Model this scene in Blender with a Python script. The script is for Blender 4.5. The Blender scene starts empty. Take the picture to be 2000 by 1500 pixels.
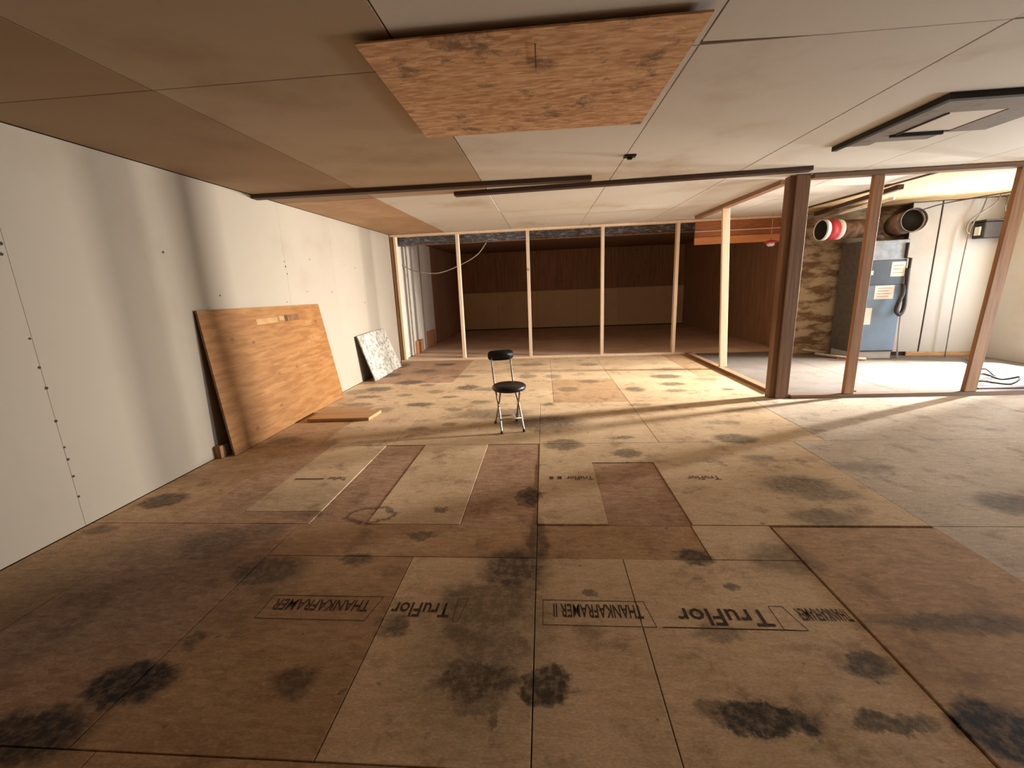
import bpy, bmesh, math, random
from mathutils import Vector, Matrix

random.seed(7)
sc = bpy.context.scene
C = sc.collection

# ------------------------------------------------------------------ camera
camd = bpy.data.cameras.new('camera')
camd.sensor_fit = 'HORIZONTAL'
camd.sensor_width = 36.0
camd.lens = 36.0 * 825.45 / 2000.0
camd.clip_start = 0.05
cam = bpy.data.objects.new('camera', camd)
C.objects.link(cam)
PITCH, YAW, ROLL = -0.221206, -0.0815742, -0.0401807
fw = Vector((math.sin(YAW)*math.cos(PITCH), math.cos(YAW)*math.cos(PITCH), math.sin(PITCH)))
rt = Vector((math.cos(YAW), -math.sin(YAW), 0))
up = rt.cross(fw)
r_ = rt*math.cos(ROLL) + up*math.sin(ROLL)
u_ = -rt*math.sin(ROLL) + up*math.cos(ROLL)
M = Matrix((r_, u_, -fw)).transposed().to_4x4()
M.translation = Vector((0, 0, 1.21))
cam.matrix_world = M
sc.camera = cam

# ------------------------------------------------------------------ world, daylight, exposure
w = bpy.data.worlds.new('world'); sc.world = w
w.use_nodes = True
bg = w.node_tree.nodes['Background']
bg.inputs[0].default_value = (0.75, 0.85, 1.0, 1)
bg.inputs[1].default_value = 1.0
WIN_Y0, WIN_Y1, WIN_Z0, WIN_Z1, WIN_X = 5.30, 5.95, 0.35, 2.08, 6.25
def area(name, loc, aim, sx_, sz_, watts, col):
    d = bpy.data.lights.new(name, 'AREA'); d.shape = 'RECTANGLE'; d.size = sx_; d.size_y = sz_
    d.energy = watts; d.color = col
    o = bpy.data.objects.new(name, d); C.objects.link(o); o.location = loc
    o.rotation_euler = (Vector(aim)-Vector(loc)).to_track_quat('-Z', 'Y').to_euler()
    return o
# bright yard outside the window: a narrow strong part, and the sky glow in the opening itself
area('daylight_outside', (7.4, 5.70, 1.92), (-2.6, 3.9, 1.0), .50, .6, 2100.0, (1.0, .955, .89))
area('window_skylight', (WIN_X+.12, (WIN_Y0+WIN_Y1)/2, (WIN_Z0+WIN_Z1)/2), (0, (WIN_Y0+WIN_Y1)/2, (WIN_Z0+WIN_Z1)/2), WIN_Y1-WIN_Y0-.08, WIN_Z1-WIN_Z0-.08, 30.0, (.90, .95, 1.0))
W2 = (2.4, 3.4, .10, .95)          # low opening further along the same wall, in the near part of the room
area('low_window_skylight', (WIN_X+.12, 2.9, .525), (0, 2.9, .525), .92, .77, 104.0, (.88, .95, 1.0))
vs = sc.view_settings
vs.view_transform = 'Standard'; vs.look = 'None'; vs.gamma = 1.0
vs.use_curve_mapping = False
vs.exposure = 0.40

# ------------------------------------------------------------------ material helpers
def newmat(name):
    m = bpy.data.materials.new(name); m.use_nodes = True
    nt = m.node_tree; b = nt.nodes['Principled BSDF']
    return m, nt, b
def nd(nt, t, **kw):
    n = nt.nodes.new(t)
    for k, v in kw.items(): setattr(n, k, v)
    return n
def mixc(nt, fac, a, b, mode='MIX'):
    n = nt.nodes.new('ShaderNodeMix'); n.data_type = 'RGBA'; n.blend_type = mode
    for i, v in ((0, fac), (6, a), (7, b)):
        if isinstance(v, (int, float)): n.inputs[i].default_value = v
        elif isinstance(v, tuple): n.inputs[i].default_value = v if len(v) == 4 else (*v, 1)
        else: nt.links.new(v, n.inputs[i])
    return n.outputs[2]
def maprange(nt, v, a, b, c=0.0, d=1.0, smooth=True):
    n = nt.nodes.new('ShaderNodeMapRange')
    if smooth: n.interpolation_type = 'SMOOTHSTEP'
    nt.links.new(v, n.inputs[0])
    for i, x in zip((1, 2, 3, 4), (a, b, c, d)): n.inputs[i].default_value = x
    return n.outputs[0]
def mapped(nt, vec, loc=(0,0,0), rot=(0,0,0), scale=(1,1,1), typ='POINT'):
    n = nt.nodes.new('ShaderNodeMapping'); n.vector_type = typ
    nt.links.new(vec, n.inputs[0])
    n.inputs[1].default_value = loc; n.inputs[2].default_value = rot; n.inputs[3].default_value = scale
    return n.outputs[0]
def noise(nt, vec, scale, detail=3, rough=.55):
    n = nt.nodes.new('ShaderNodeTexNoise'); n.inputs['Scale'].default_value = scale
    n.inputs['Detail'].default_value = detail; n.inputs['Roughness'].default_value = rough
    nt.links.new(vec, n.inputs['Vector'])
    return n
def voro(nt, vec, scale):
    n = nt.nodes.new('ShaderNodeTexVoronoi'); n.inputs['Scale'].default_value = scale
    nt.links.new(vec, n.inputs['Vector'])
    return n
def bump(nt, b, h, s, d=.004):
    n = nt.nodes.new('ShaderNodeBump'); n.inputs['Strength'].default_value = s; n.inputs['Distance'].default_value = d
    nt.links.new(h, n.inputs['Height']); nt.links.new(n.outputs[0], b.inputs['Normal'])
def position(nt):
    return nt.nodes.new('ShaderNodeNewGeometry').outputs['Position']

def osb_colour(nt, pos, c_lo, c_hi, axes=(9, 34, 34), flake=0.7, rnd=0.12):
    """strand board: long flakes in two crossing directions, each flake its own tone"""
    v1 = voro(nt, mapped(nt, pos, rot=(0, 0, .25), scale=axes), 1.0)
    v2 = voro(nt, mapped(nt, pos, rot=(0, 0, -.45), scale=tuple(a*1.25 for a in axes)), 1.0)
    s1 = nd(nt, 'ShaderNodeSeparateColor'); nt.links.new(v1.outputs['Color'], s1.inputs[0])
    s2 = nd(nt, 'ShaderNodeSeparateColor'); nt.links.new(v2.outputs['Color'], s2.inputs[0])
    big = noise(nt, pos, 1.6, 4)
    m = nd(nt, 'ShaderNodeMath', operation='MULTIPLY_ADD'); nt.links.new(s1.outputs[0], m.inputs[0]); m.inputs[1].default_value = .5*flake
    nt.links.new(maprange(nt, s2.outputs[1], 0, 1, .0, .5*flake, False), m.inputs[2])
    m2 = nd(nt, 'ShaderNodeMath', operation='ADD'); nt.links.new(m.outputs[0], m2.inputs[0])
    nt.links.new(maprange(nt, big.outputs[0], .3, .7, -.05, 1.05-flake), m2.inputs[1])
    col = mixc(nt, m2.outputs[0], c_lo, c_hi)
    oi = nd(nt, 'ShaderNodeObjectInfo')
    k = maprange(nt, oi.outputs['Random'], 0, 1, 1-rnd, 1+rnd, False)
    hsv = nd(nt, 'ShaderNodeHueSaturation'); nt.links.new(col, hsv.inputs['Color']); nt.links.new(k, hsv.inputs['Value'])
    return hsv.outputs[0], s1.outputs[2]

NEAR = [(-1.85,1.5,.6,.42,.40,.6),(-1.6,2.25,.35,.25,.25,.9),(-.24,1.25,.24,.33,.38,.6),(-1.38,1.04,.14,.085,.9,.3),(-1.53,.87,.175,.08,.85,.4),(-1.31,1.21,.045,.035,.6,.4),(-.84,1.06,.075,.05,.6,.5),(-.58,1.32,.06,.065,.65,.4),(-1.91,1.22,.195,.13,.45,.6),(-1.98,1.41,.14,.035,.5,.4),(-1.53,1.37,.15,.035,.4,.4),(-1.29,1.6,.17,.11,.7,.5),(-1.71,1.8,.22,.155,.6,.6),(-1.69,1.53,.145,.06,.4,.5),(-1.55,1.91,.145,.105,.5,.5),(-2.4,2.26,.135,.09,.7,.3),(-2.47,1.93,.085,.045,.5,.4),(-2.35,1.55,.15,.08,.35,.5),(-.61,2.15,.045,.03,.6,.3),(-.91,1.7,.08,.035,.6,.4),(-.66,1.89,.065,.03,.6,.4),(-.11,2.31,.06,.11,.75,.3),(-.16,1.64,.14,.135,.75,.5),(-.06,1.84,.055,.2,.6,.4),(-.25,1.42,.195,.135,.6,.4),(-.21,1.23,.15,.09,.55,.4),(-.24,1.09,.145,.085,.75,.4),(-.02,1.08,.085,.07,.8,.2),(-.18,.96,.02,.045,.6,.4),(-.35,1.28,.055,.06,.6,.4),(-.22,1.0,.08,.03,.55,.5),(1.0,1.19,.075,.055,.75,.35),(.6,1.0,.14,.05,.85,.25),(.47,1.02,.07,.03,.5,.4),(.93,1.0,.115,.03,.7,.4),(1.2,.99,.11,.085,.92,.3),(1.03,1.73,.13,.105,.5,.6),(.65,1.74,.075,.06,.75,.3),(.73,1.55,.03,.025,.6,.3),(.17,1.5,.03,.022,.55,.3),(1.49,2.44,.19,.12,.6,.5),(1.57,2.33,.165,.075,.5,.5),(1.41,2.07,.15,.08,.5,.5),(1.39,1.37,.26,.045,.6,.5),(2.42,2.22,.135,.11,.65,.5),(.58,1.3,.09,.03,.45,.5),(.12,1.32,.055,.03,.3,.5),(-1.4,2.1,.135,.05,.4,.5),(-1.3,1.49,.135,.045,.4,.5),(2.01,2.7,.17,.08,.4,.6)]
FAR = [(1.47,3.25,.155,.105,.6,.3),(.59,2.97,.095,.08,.6,.3),(.61,3.3,.105,.035,.5,.4),(.13,3.16,.145,.11,.55,.3),(1.87,4.03,.185,.085,.35,.5),(1.53,3.65,.15,.055,.35,.5),(1.46,2.87,.1,.045,.4,.5),(-1.83,3.22,.065,.11,.5,.5),(-2.26,3.33,.14,.09,.5,.5),(-.04,3.73,.35,.2,.65,.5),(-.55,4.03,.34,.16,.5,.5),(1.59,5.62,.195,.13,.65,.3),(1.54,5.17,.155,.085,.6,.3),(1.49,4.83,.125,.075,.5,.3),(1.78,6.06,.275,.185,.35,.5),(-1.12,4.75,.1,.06,.52,.4),(-1.58,5.41,.1,.075,.52,.4),(-1.88,5.6,.185,.135,.63,.4),(-.97,4.21,.085,.065,.48,.4),(-1.71,4.87,.095,.065,.46,.4),(-2.18,5.23,.18,.125,.64,.4),(-1.19,5.94,.18,.1,.49,.4),(-2.37,6.15,.175,.155,.66,.4),(-2.15,4.83,.16,.06,.58,.4),(-1.89,6.42,.18,.15,.45,.4),(-1.69,6.98,.17,.12,.68,.4),(-.74,5.1,.16,.095,.49,.4),(-1.4,4.43,.145,.075,.66,.4),(-2.12,4.48,.145,.075,.52,.4),(-.72,4.49,.12,.07,.45,.4),(-1.74,4.25,.095,.085,.41,.4),(-.9,3.72,.065,.055,.48,.4),(-1.17,3.59,.095,.05,.5,.4),(-.21,6.76,.215,.125,.52,.4),(.1,5.79,.105,.125,.48,.4),(-.26,5.83,.125,.135,.5,.4),(.27,5.01,.12,.115,.43,.4),(.02,4.34,.07,.055,.63,.4),(.56,5.41,.135,.085,.5,.4),(-1.37,5.02,.095,.09,.41,.4),(-.99,5.21,.145,.125,.69,.4),(-2.4,5.11,.16,.125,.41,.4),(-2.48,6.95,.155,.225,.63,.4),(1.05,4.94,.105,.115,.59,.4),(.96,4.27,.12,.055,.46,.4),(.68,6.63,.145,.115,.51,.4),(2.04,5.41,.155,.09,.4,.4),(2.06,4.85,.07,.06,.64,.4)]
RINGS = [(-1.0,2.1,.14,.09,.65),(1.47,3.25,.15,.1,.4),(-.11,2.31,.07,.12,.5),(.13,3.16,.15,.11,.45)]

def stain_group(name, spots, rings):
    g = bpy.data.node_groups.new(name, 'ShaderNodeTree')
    g.interface.new_socket('Color', in_out='INPUT', socket_type='NodeSocketColor')
    g.interface.new_socket('Color', in_out='OUTPUT', socket_type='NodeSocketColor')
    gi = g.nodes.new('NodeGroupInput'); go = g.nodes.new('NodeGroupOutput')
    pos = position(g)
    n1 = noise(g, pos, 13, 5, .68)
    sub = nd(g, 'ShaderNodeVectorMath', operation='SUBTRACT'); g.links.new(n1.outputs['Color'], sub.inputs[0]); sub.inputs[1].default_value = (.5, .5, .5)
    scl = nd(g, 'ShaderNodeVectorMath', operation='SCALE'); g.links.new(sub.outputs[0], scl.inputs[0]); scl.inputs['Scale'].default_value = .14
    add = nd(g, 'ShaderNodeVectorMath', operation='ADD'); g.links.new(pos, add.inputs[0]); g.links.new(scl.outputs[0], add.inputs[1])
    p = add.outputs[0]
    acc = None
    def dist(x, y, rx, ry):
        m = mapped(g, p, loc=(x, y, 0), scale=(rx, ry, 1000), typ='TEXTURE')
        l = nd(g, 'ShaderNodeVectorMath', operation='LENGTH'); g.links.new(m, l.inputs[0])
        return l.outputs['Value']
    def join(v):
        nonlocal acc
        if acc is None: acc = v; return
        mx = nd(g, 'ShaderNodeMath', operation='MAXIMUM'); g.links.new(acc, mx.inputs[0]); g.links.new(v, mx.inputs[1]); acc = mx.outputs[0]
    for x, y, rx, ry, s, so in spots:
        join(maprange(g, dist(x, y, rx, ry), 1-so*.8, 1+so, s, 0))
    for x, y, rx, ry, s in rings:
        d = nd(g, 'ShaderNodeMath', operation='SUBTRACT'); g.links.new(dist(x, y, rx, ry), d.inputs[0]); d.inputs[1].default_value = .92
        a = nd(g, 'ShaderNodeMath', operation='ABSOLUTE'); g.links.new(d.outputs[0], a.inputs[0])
        join(maprange(g, a.outputs[0], .03, .24, s, 0))
    # uneven soaking and small specks everywhere
    n2 = noise(g, pos, 30, 4, .7)
    k = maprange(g, n2.outputs[0], .32, .6, .72, 1.12)
    mu = nd(g, 'ShaderNodeMath', operation='MULTIPLY'); g.links.new(acc, mu.inputs[0]); g.links.new(k, mu.inputs[1])
    grime = noise(g, pos, 4.5, 6, .72)
    gr = maprange(g, grime.outputs[0], .50, .72, 0, .62)
    speck = noise(g, pos, 19, 2, .5)
    sp = maprange(g, speck.outputs[0], .69, .76, 0, .55)
    mx = nd(g, 'ShaderNodeMath', operation='MAXIMUM'); g.links.new(gr, mx.inputs[0]); g.links.new(sp, mx.inputs[1])
    c1 = mixc(g, mx.outputs[0], gi.outputs[0], (.135, .06, .025))
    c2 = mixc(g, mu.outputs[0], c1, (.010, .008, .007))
    g.links.new(c2, go.inputs[0])
    return g
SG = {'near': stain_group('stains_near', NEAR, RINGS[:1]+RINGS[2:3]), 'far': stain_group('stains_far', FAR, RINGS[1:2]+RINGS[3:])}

def floor_mat(name, lo, hi, zone, rough=.62, flake=.7):
    m, nt, b = newmat(name)
    pos = position(nt)
    col, h = osb_colour(nt, pos, lo, hi, axes=(17, 58, 20), flake=min(1, flake*1.35), rnd=.05)
    fine = noise(nt, mapped(nt, pos, scale=(1, 2.2, 1)), 75, 3, .7)
    col = mixc(nt, maprange(nt, fine.outputs[0], .36, .66, .34, 0), col, tuple(x*.45 for x in lo))
    fine2 = noise(nt, mapped(nt, pos, rot=(0, 0, .5), scale=(1, 3, 1)), 34, 2, .6)
    col = mixc(nt, maprange(nt, fine2.outputs[0], .60, .72, 0, .35), col, tuple(min(.92, x*1.25) for x in hi))
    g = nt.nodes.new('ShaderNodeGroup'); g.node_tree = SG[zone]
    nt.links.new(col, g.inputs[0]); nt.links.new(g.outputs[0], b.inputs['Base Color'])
    b.inputs['Roughness'].default_value = rough
    b.inputs['Specular IOR Level'].default_value = .35
    bump(nt, b, h, .22, .002)
    return m
FM = {}
for z in ('near', 'far'):
    FM['light', z] = floor_mat('osb_pale_'+z, (.52, .345, .185), (.80, .585, .37), z, flake=.45)
    if z == 'near': FM['light', z] = floor_mat('osb_pale_lifted', (.57, .39, .215), (.87, .65, .425), z, flake=.45)  # near pale sheets brightened to make up for weak light there
    FM['mid', z] = floor_mat('osb_ochre_'+z, (.38, .22, .105), (.62, .40, .22), z, flake=.6)
    FM['dark', z] = floor_mat('osb_reddish_'+z, (.37, .20, .108), (.62, .40, .255), z, flake=.85)
    FM['soil', z] = floor_mat('osb_soiled_'+z, (.22, .118, .062), (.40, .24, .14), z, flake=.7)
    FM['grey', z] = floor_mat('osb_glare_'+z, (.46, .36, .26), (.71, .59, .45), z, flake=.5)  # greyer tint carries the cool window glare on the right floor
    FM['white', z] = floor_mat('osb_dimmed_'+z, (.12, .10, .083), (.20, .175, .15), z, flake=.4)  # same boards, colour darkened to offset the strong light in the utility bay

def osb(name, lo, hi, axes=(10, 30, 30), rough=.7, flake=.9, dirt=0.0):
    m, nt, b = newmat(name); pos = position(nt)
    col, h = osb_colour(nt, pos, lo, hi, axes, flake, .06)
    if dirt:
        n = noise(nt, pos, 5, 5, .7)
        col = mixc(nt, maprange(nt, n.outputs[0], .55, .7, 0, dirt), col, (.05, .03, .02))
    nt.links.new(col, b.inputs['Base Color']); b.inputs['Roughness'].default_value = rough
    bump(nt, b, h, .3, .002)
    return m
def lumber(name, c, c2, axis=2, rough=.65):
    """sawn lumber, grain along one axis"""
    m, nt, b = newmat(name); pos = position(nt)
    s = [30, 30, 30]; s[axis] = 1.2
    n = noise(nt, mapped(nt, pos, scale=tuple(s)), 1.4, 4, .6)
    oi = nd(nt, 'ShaderNodeObjectInfo')
    col = mixc(nt, maprange(nt, n.outputs[0], .35, .68), c, c2)
    k = maprange(nt, oi.outputs['Random'], 0, 1, .9, 1.08, False)
    hsv = nd(nt, 'ShaderNodeHueSaturation'); nt.links.new(col, hsv.inputs['Color']); nt.links.new(k, hsv.inputs['Value'])
    kn = noise(nt, mapped(nt, pos, scale=tuple(.22*x if i == axis else .3*x for i, x in enumerate((10, 10, 10)))), 2.2, 1)
    col = mixc(nt, maprange(nt, kn.outputs[0], .72, .78, 0, .6), hsv.outputs[0], (.12, .06, .03))
    nt.links.new(col, b.inputs['Base Color']); b.inputs['Roughness'].default_value = rough
    bump(nt, b, n.outputs[0], .15, .002)
    return m
def plaster(name, c, dirt=(.35, .27, .18), amount=.35, scale=1.6, rough=.8):
    m, nt, b = newmat(name); pos = position(nt)
    n = noise(nt, pos, scale, 5, .62); n2 = noise(nt, pos, 60, 2)
    col = mixc(nt, maprange(nt, n.outputs[0], .5, .78, 0, amount), c, dirt)
    oi = nd(nt, 'ShaderNodeObjectInfo')
    k = maprange(nt, oi.outputs['Random'], 0, 1, .955, 1.03, False)
    hsv = nd(nt, 'ShaderNodeHueSaturation'); nt.links.new(col, hsv.inputs['Color']); nt.links.new(k, hsv.inputs['Value'])
    nt.links.new(hsv.outputs[0], b.inputs['Base Color']); b.inputs['Roughness'].default_value = rough
    bump(nt, b, n2.outputs[0], .08, .001)
    return m
def plain(name, c, rough=.5, metal=0.0, vary=.12, scale=14):
    m, nt, b = newmat(name); pos = position(nt)
    n = noise(nt, pos, scale, 3)
    d = tuple(x*(1-vary*2) for x in c)
    nt.links.new(mixc(nt, maprange(nt, n.outputs[0], .35, .65), d, c), b.inputs['Base Color'])
    b.inputs['Roughness'].default_value = rough; b.inputs['Metallic'].default_value = metal
    return m

m_sheet = plaster('white_sheet', (.86, .80, .69), (.7, .62, .5), .4, 1.5)
m_wall = plaster('cream_drywall', (.315, .265, .203), (.235, .18, .12), .4, 1.3)
m_white = plaster('white_drywall', (.55, .55, .535), (.42, .36, .29), .55, 1.1)
m_ceil = plaster('ceiling_board', (.70, .65, .57), (.48, .37, .25), .75, 1.1)
m_ceilb = plaster('shaded_ceiling_board', (.35, .235, .135), (.26, .155, .08), .75, 1.1)  # ceiling board with the dim brown bounce light at left painted in
m_ceilm = plaster('half_shaded_ceiling_board', (.45, .345, .23), (.33, .215, .12), .75, 1.1)  # in-between tone, light falloff towards the left put into the colour
m_gap = plain('dark_gap', (.05, .028, .016), .9)
m_osbceil = osb('osb_hatch', (.42, .185, .075), (.84, .55, .30), axes=(15, 62, 62), dirt=.7, flake=1.0)
m_osbfar = osb('osb_tan_ceiling', (.42, .24, .12), (.58, .38, .21), axes=(9, 34, 34), flake=.5)
m_osbyel = osb('osb_yellow_ceiling', (.55, .36, .16), (.78, .60, .34), axes=(14, 14, 14), flake=.8)
m_osbhead = osb('osb_red_header', (.28, .09, .03), (.48, .19, .075), axes=(9, 40, 40), flake=.6)
m_orange = lumber('orange_board', (.62, .24, .085), (.72, .32, .13), 0)
m_stud = lumber('pale_stud', (.86, .67, .48), (.78, .57, .38), 2)
m_studd = lumber('brown_stud', (.32, .155, .062), (.22, .10, .04), 2)
m_post = lumber('dark_post', (.24, .118, .055), (.155, .072, .033), 2)
m_platex = lumber('plate_along_x', (.20, .11, .06), (.14, .075, .04), 0)
m_platey = lumber('plate_along_y', (.33, .18, .09), (.24, .12, .06), 1)
m_beam = lumber('dark_ceiling_board', (.085, .042, .024), (.055, .026, .015), 0)
m_dwall = lumber('dark_panelling', (.44, .235, .13), (.28, .145, .08), 2)
m_dlow = plaster('brown_wainscot', (.82, .58, .36), (.62, .42, .26), .5, 1.2)
m_dfloor = osb('dark_room_boards', (.60, .38, .25), (.80, .56, .40), axes=(3, 14, 14), flake=.5)
m_dceil = plain('brown_ceiling', (.26, .14, .075), .85)
m_grey = plain('grey_stud', (.40, .36, .29), .7)
m_poly = None
def poly_mat():
    m, nt, b = newmat('grey_plastic_sheet'); pos = position(nt)
    n = noise(nt, mapped(nt, pos, scale=(3, 3, 9)), 4, 5, .7)
    nt.links.new(mixc(nt, maprange(nt, n.outputs[0], .45, .72), (.10, .095, .10), (.42, .41, .44)), b.inputs['Base Color'])
    b.inputs['Roughness'].default_value = .28
    bump(nt, b, n.outputs[0], .8, .03)
    return m
m_poly = poly_mat()

# ------------------------------------------------------------------ object helpers
def tag(o, label=None, cat=None, group=None, kind=None):
    if label: o['label'] = label
    if cat: o['category'] = cat
    if group: o['group'] = group
    if kind: o['kind'] = kind
    return o
def thing(name, loc, label, cat, group=None):
    o = bpy.data.objects.new(name, None); C.objects.link(o); o.location = loc
    o.empty_display_size = .1
    return tag(o, label, cat, group)
WL = {}
def wloc(p):
    v = Vector((0, 0, 0))
    while p is not None: v += p.location; p = p.parent
    return v
def link(name, bm, mat, parent=None, smooth=False):
    off = wloc(parent)
    me = bpy.data.meshes.new(name)
    bmesh.ops.recalc_face_normals(bm, faces=bm.faces[:])
    # give each mesh its own origin at the middle of its underside
    xs = [v.co.x for v in bm.verts]; ys = [v.co.y for v in bm.verts]; zs = [v.co.z for v in bm.verts]
    org = Vector(((min(xs)+max(xs))/2, (min(ys)+max(ys))/2, min(zs)))
    for v in bm.verts: v.co -= org
    bm.to_mesh(me); bm.free()
    mats = mat if isinstance(mat, (list, tuple)) else [mat]
    for m in mats: me.materials.append(m)
    if smooth:
        for p in me.polygons: p.use_smooth = True
    o = bpy.data.objects.new(name, me); C.objects.link(o)
    o.parent = parent
    o.location = org - off
    return o
def hexa(bm, c, bevel=0.0, mi=0):
    """c: eight corners, bottom four counter-clockwise, then top four"""
    vs_ = [bm.verts.new(p) for p in c]
    fs = []
    for q in ((3,2,1,0),(4,5,6,7),(0,1,5,4),(1,2,6,5),(2,3,7,6),(3,0,4,7)):
        f = bm.faces.new([vs_[i] for i in q]); f.material_index = mi; fs.append(f)
    if bevel:
        es = list({e for f in fs for e in f.edges})
        bmesh.ops.bevel(bm, geom=es, offset=bevel, segments=1, affect='EDGES')
def addbox(bm, x0, x1, y0, y1, z0, z1, bevel=0.0, mi=0):
    hexa(bm, [(x0,y0,z0),(x1,y0,z0),(x1,y1,z0),(x0,y1,z0),(x0,y0,z1),(x1,y0,z1),(x1,y1,z1),(x0,y1,z1)], bevel, mi)
def box(name, x0, x1, y0, y1, z0, z1, mat, parent=None, bevel=.002):
    bm = bmesh.new(); addbox(bm, x0, x1, y0, y1, z0, z1, bevel); return link(name, bm, mat, parent)
def addbeam(bm, a, b, wdt, hgt, upv=(0,0,1), bevel=0.0):
    """a board from a to b"""
    a = Vector(a); b = Vector(b); d = (b-a).normalized(); s = d.cross(Vector(upv)).normalized(); u = s.cross(d)
    s *= wdt/2; u *= hgt/2
    hexa(bm, [a-s-u, a+s-u, b+s-u, b-s-u, a-s+u, a+s+u, b+s+u, b-s+u], bevel)
def beam(name, a, b, wdt, hgt, mat, parent=None, upv=(0,0,1), bevel=.002):
    bm = bmesh.new(); addbeam(bm, a, b, wdt, hgt, upv, bevel); return link(name, bm, mat, parent)
def smoothpath(pts, n=6):
    P = [Vector(p) for p in pts]; out = []
    for i in range(len(P)-1):
        p0 = P[max(i-1, 0)]; p1 = P[i]; p2 = P[i+1]; p3 = P[min(i+2, len(P)-1)]
        for k in range(n):
            t = k/n
            out.append(.5*((2*p1)+(p2-p0)*t+(2*p0-5*p1+4*p2-p3)*t*t+(3*p1-p0-3*p2+p3)*t**3))
    out.append(P[-1]); return out
def addtube(bm, pts, r, seg=8, caps=True):
    P = [Vector(p) for p in pts]; rings = []
    ref = None
    for i, p in enumerate(P):
        d = (P[min(i+1, len(P)-1)]-P[max(i-1, 0)]).normalized()
        if ref is None: ref = d.orthogonal().normalized()
        ref = (ref - d*ref.dot(d)).normalized(); b2 = d.cross(ref)
        rr = r[i] if isinstance(r, (list, tuple)) else r
        rings.append([bm.verts.new(p+(ref*math.cos(2*math.pi*k/seg)+b2*math.sin(2*math.pi*k/seg))*rr) for k in range(seg)])
    for A, B in zip(rings, rings[1:]):
        for k in range(seg): bm.faces.new((A[k], A[(k+1)%seg], B[(k+1)%seg], B[k]))
    if caps:
        bm.faces.new(rings[0][::-1]); bm.faces.new(rings[-1])
def tube(name, pts, r, mat, parent=None, seg=8, smooth=False, n=6, caps=True):
    bm = bmesh.new(); addtube(bm, smoothpath(pts, n) if smooth else pts, r, seg, caps); return link(name, bm, mat, parent, True)
def structure(o): o['kind'] = 'structure'; return o
def CZ(y): return 2.06 + .017*y

# ================================================================== SETTING
# ---- floor
XL, XR, YN, YF = -2.60, 6.25, -2.4, 13.0
floor = structure(box('floor', XL-.15, XR+.15, YN-.15, YF+.15, -.20, -.016, m_gap, bevel=0))
G = .0018
def fpanel(x0, x1, y0, y1, tone, zone=None, lift=0.0, tilt=0.0, name='floor_panel'):
    if zone is None: zone = 'near' if (y0+y1)/2 < 2.8 else 'far'
    bm = bmesh.new()
    x0 += G; x1 -= G; y0 += G; y1 -= G; z0 = -.0155
    a, b2 = lift, lift+tilt
    hexa(bm, [(x0,y0,z0),(x1,y0,z0),(x1,y1,z0),(x0,y1,z0),(x0,y0,b2),(x1,y0,b2),(x1,y1,a),(x0,y1,a)], .0015)
    return link(name, bm, FM[tone, zone], floor)
# row behind and under the camera
for a, b in ((XL,-1.27),(-1.27,-.06),(-.06,1.16),(1.16,2.38),(2.38,XR)):
    fpanel(a, b, YN, -.4, 'mid', 'near'); fpanel(a, b, -.4, .835, 'mid', 'near')
# first row with the printed line
fpanel(XL, -2.12, .835, 2.0, 'mid'); fpanel(-2.12, -1.36, .835, 2.0, 'dark')
P_left = fpanel(-1.36, -.64, .835, 1.72, 'mid')
P_a = fpanel(-.64, -.06, .835, 1.72, 'light'); P_b = fpanel(-.06, .33, .835, 1.72, 'light')
P_c = fpanel(.33, 1.1, .835, 1.72, 'light'); P_d = fpanel(1.1, 1.86, .835, 1.975, 'mid', lift=.007)
fpanel(1.86, XR, .835, 2.0, 'grey')
fpanel(-1.36, -.06, 1.72, 2.0, 'mid'); fpanel(-.06, .72, 1.72, 2.0, 'mid', lift=-.003); fpanel(.72, 1.1, 1.72, 2.0, 'light')
# second row with bare strips between the pale sheets
fpanel(XL, -2.06, 2.0, 3.18, 'mid'); fpanel(-2.06, -1.78, 2.0, 3.18, 'dark'); fpanel(-1.78, -1.31, 2.0, 2.13, 'dark')
P_g = fpanel(-1.78, -1.31, 2.13, 3.18, 'light'); fpanel(-1.31, -.985, 2.0, 3.18, 'dark', 'near', lift=-.005)
fpanel(-.985, -.47, 2.0, 3.18, 'light', 'near'); fpanel(-.47, -.06, 2.0, 3.18, 'dark', 'near', lift=-.004)
P_e = fpanel(-.06, .31, 2.0, 2.8, 'light', lift=.004); fpanel(.31, .73, 2.0, 2.8, 'dark', 'near', lift=-.004)
P_f = fpanel(.73, 1.86, 2.0, 2.8, 'light', lift=.002)
fpanel(-.06, 1.86, 2.8, 3.18, 'light', 'far')
fpanel(1.86, 4.1, 2.0, 3.18, 'grey', 'near'); fpanel(4.1, XR, 2.0, 3.18, 'grey', 'far')
# third row, up to the frame
for a, b, t in ((XL,-1.9,'mid'),(-1.9,-1.27,'light'),(-1.27,-.06,'light'),(-.06,.87,'light'),(.87,2.1,'light'),(2.1,4.1,'grey'),(4.1,XR,'grey')):
    fpanel(a, b, 3.18, 4.4, t, 'far')
# bay between the frame and the far studs
for a, b, t in ((XL,-1.27,'light'),(-1.27,.08,'light'),(.08,.87,'mid'),(.87,2.42,'light')): fpanel(a, b, 4.4, 5.55, t, 'far')
for a, b, t in ((XL,-1.27,'dark'),(-1.27,.08,'light'),(.08,.87,'light'),(.87,2.0,'light'),(2.0,2.42,'mid')): fpanel(a, b, 5.55, 7.45, t, 'far')
# utility bay
for a, b in ((2.42,3.7),(3.7,4.95),(4.95,XR)):
    fpanel(a, b, 4.4, 5.8, 'white', 'far'); fpanel(a, b, 5.8, 7.45, 'white', 'far')
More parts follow.
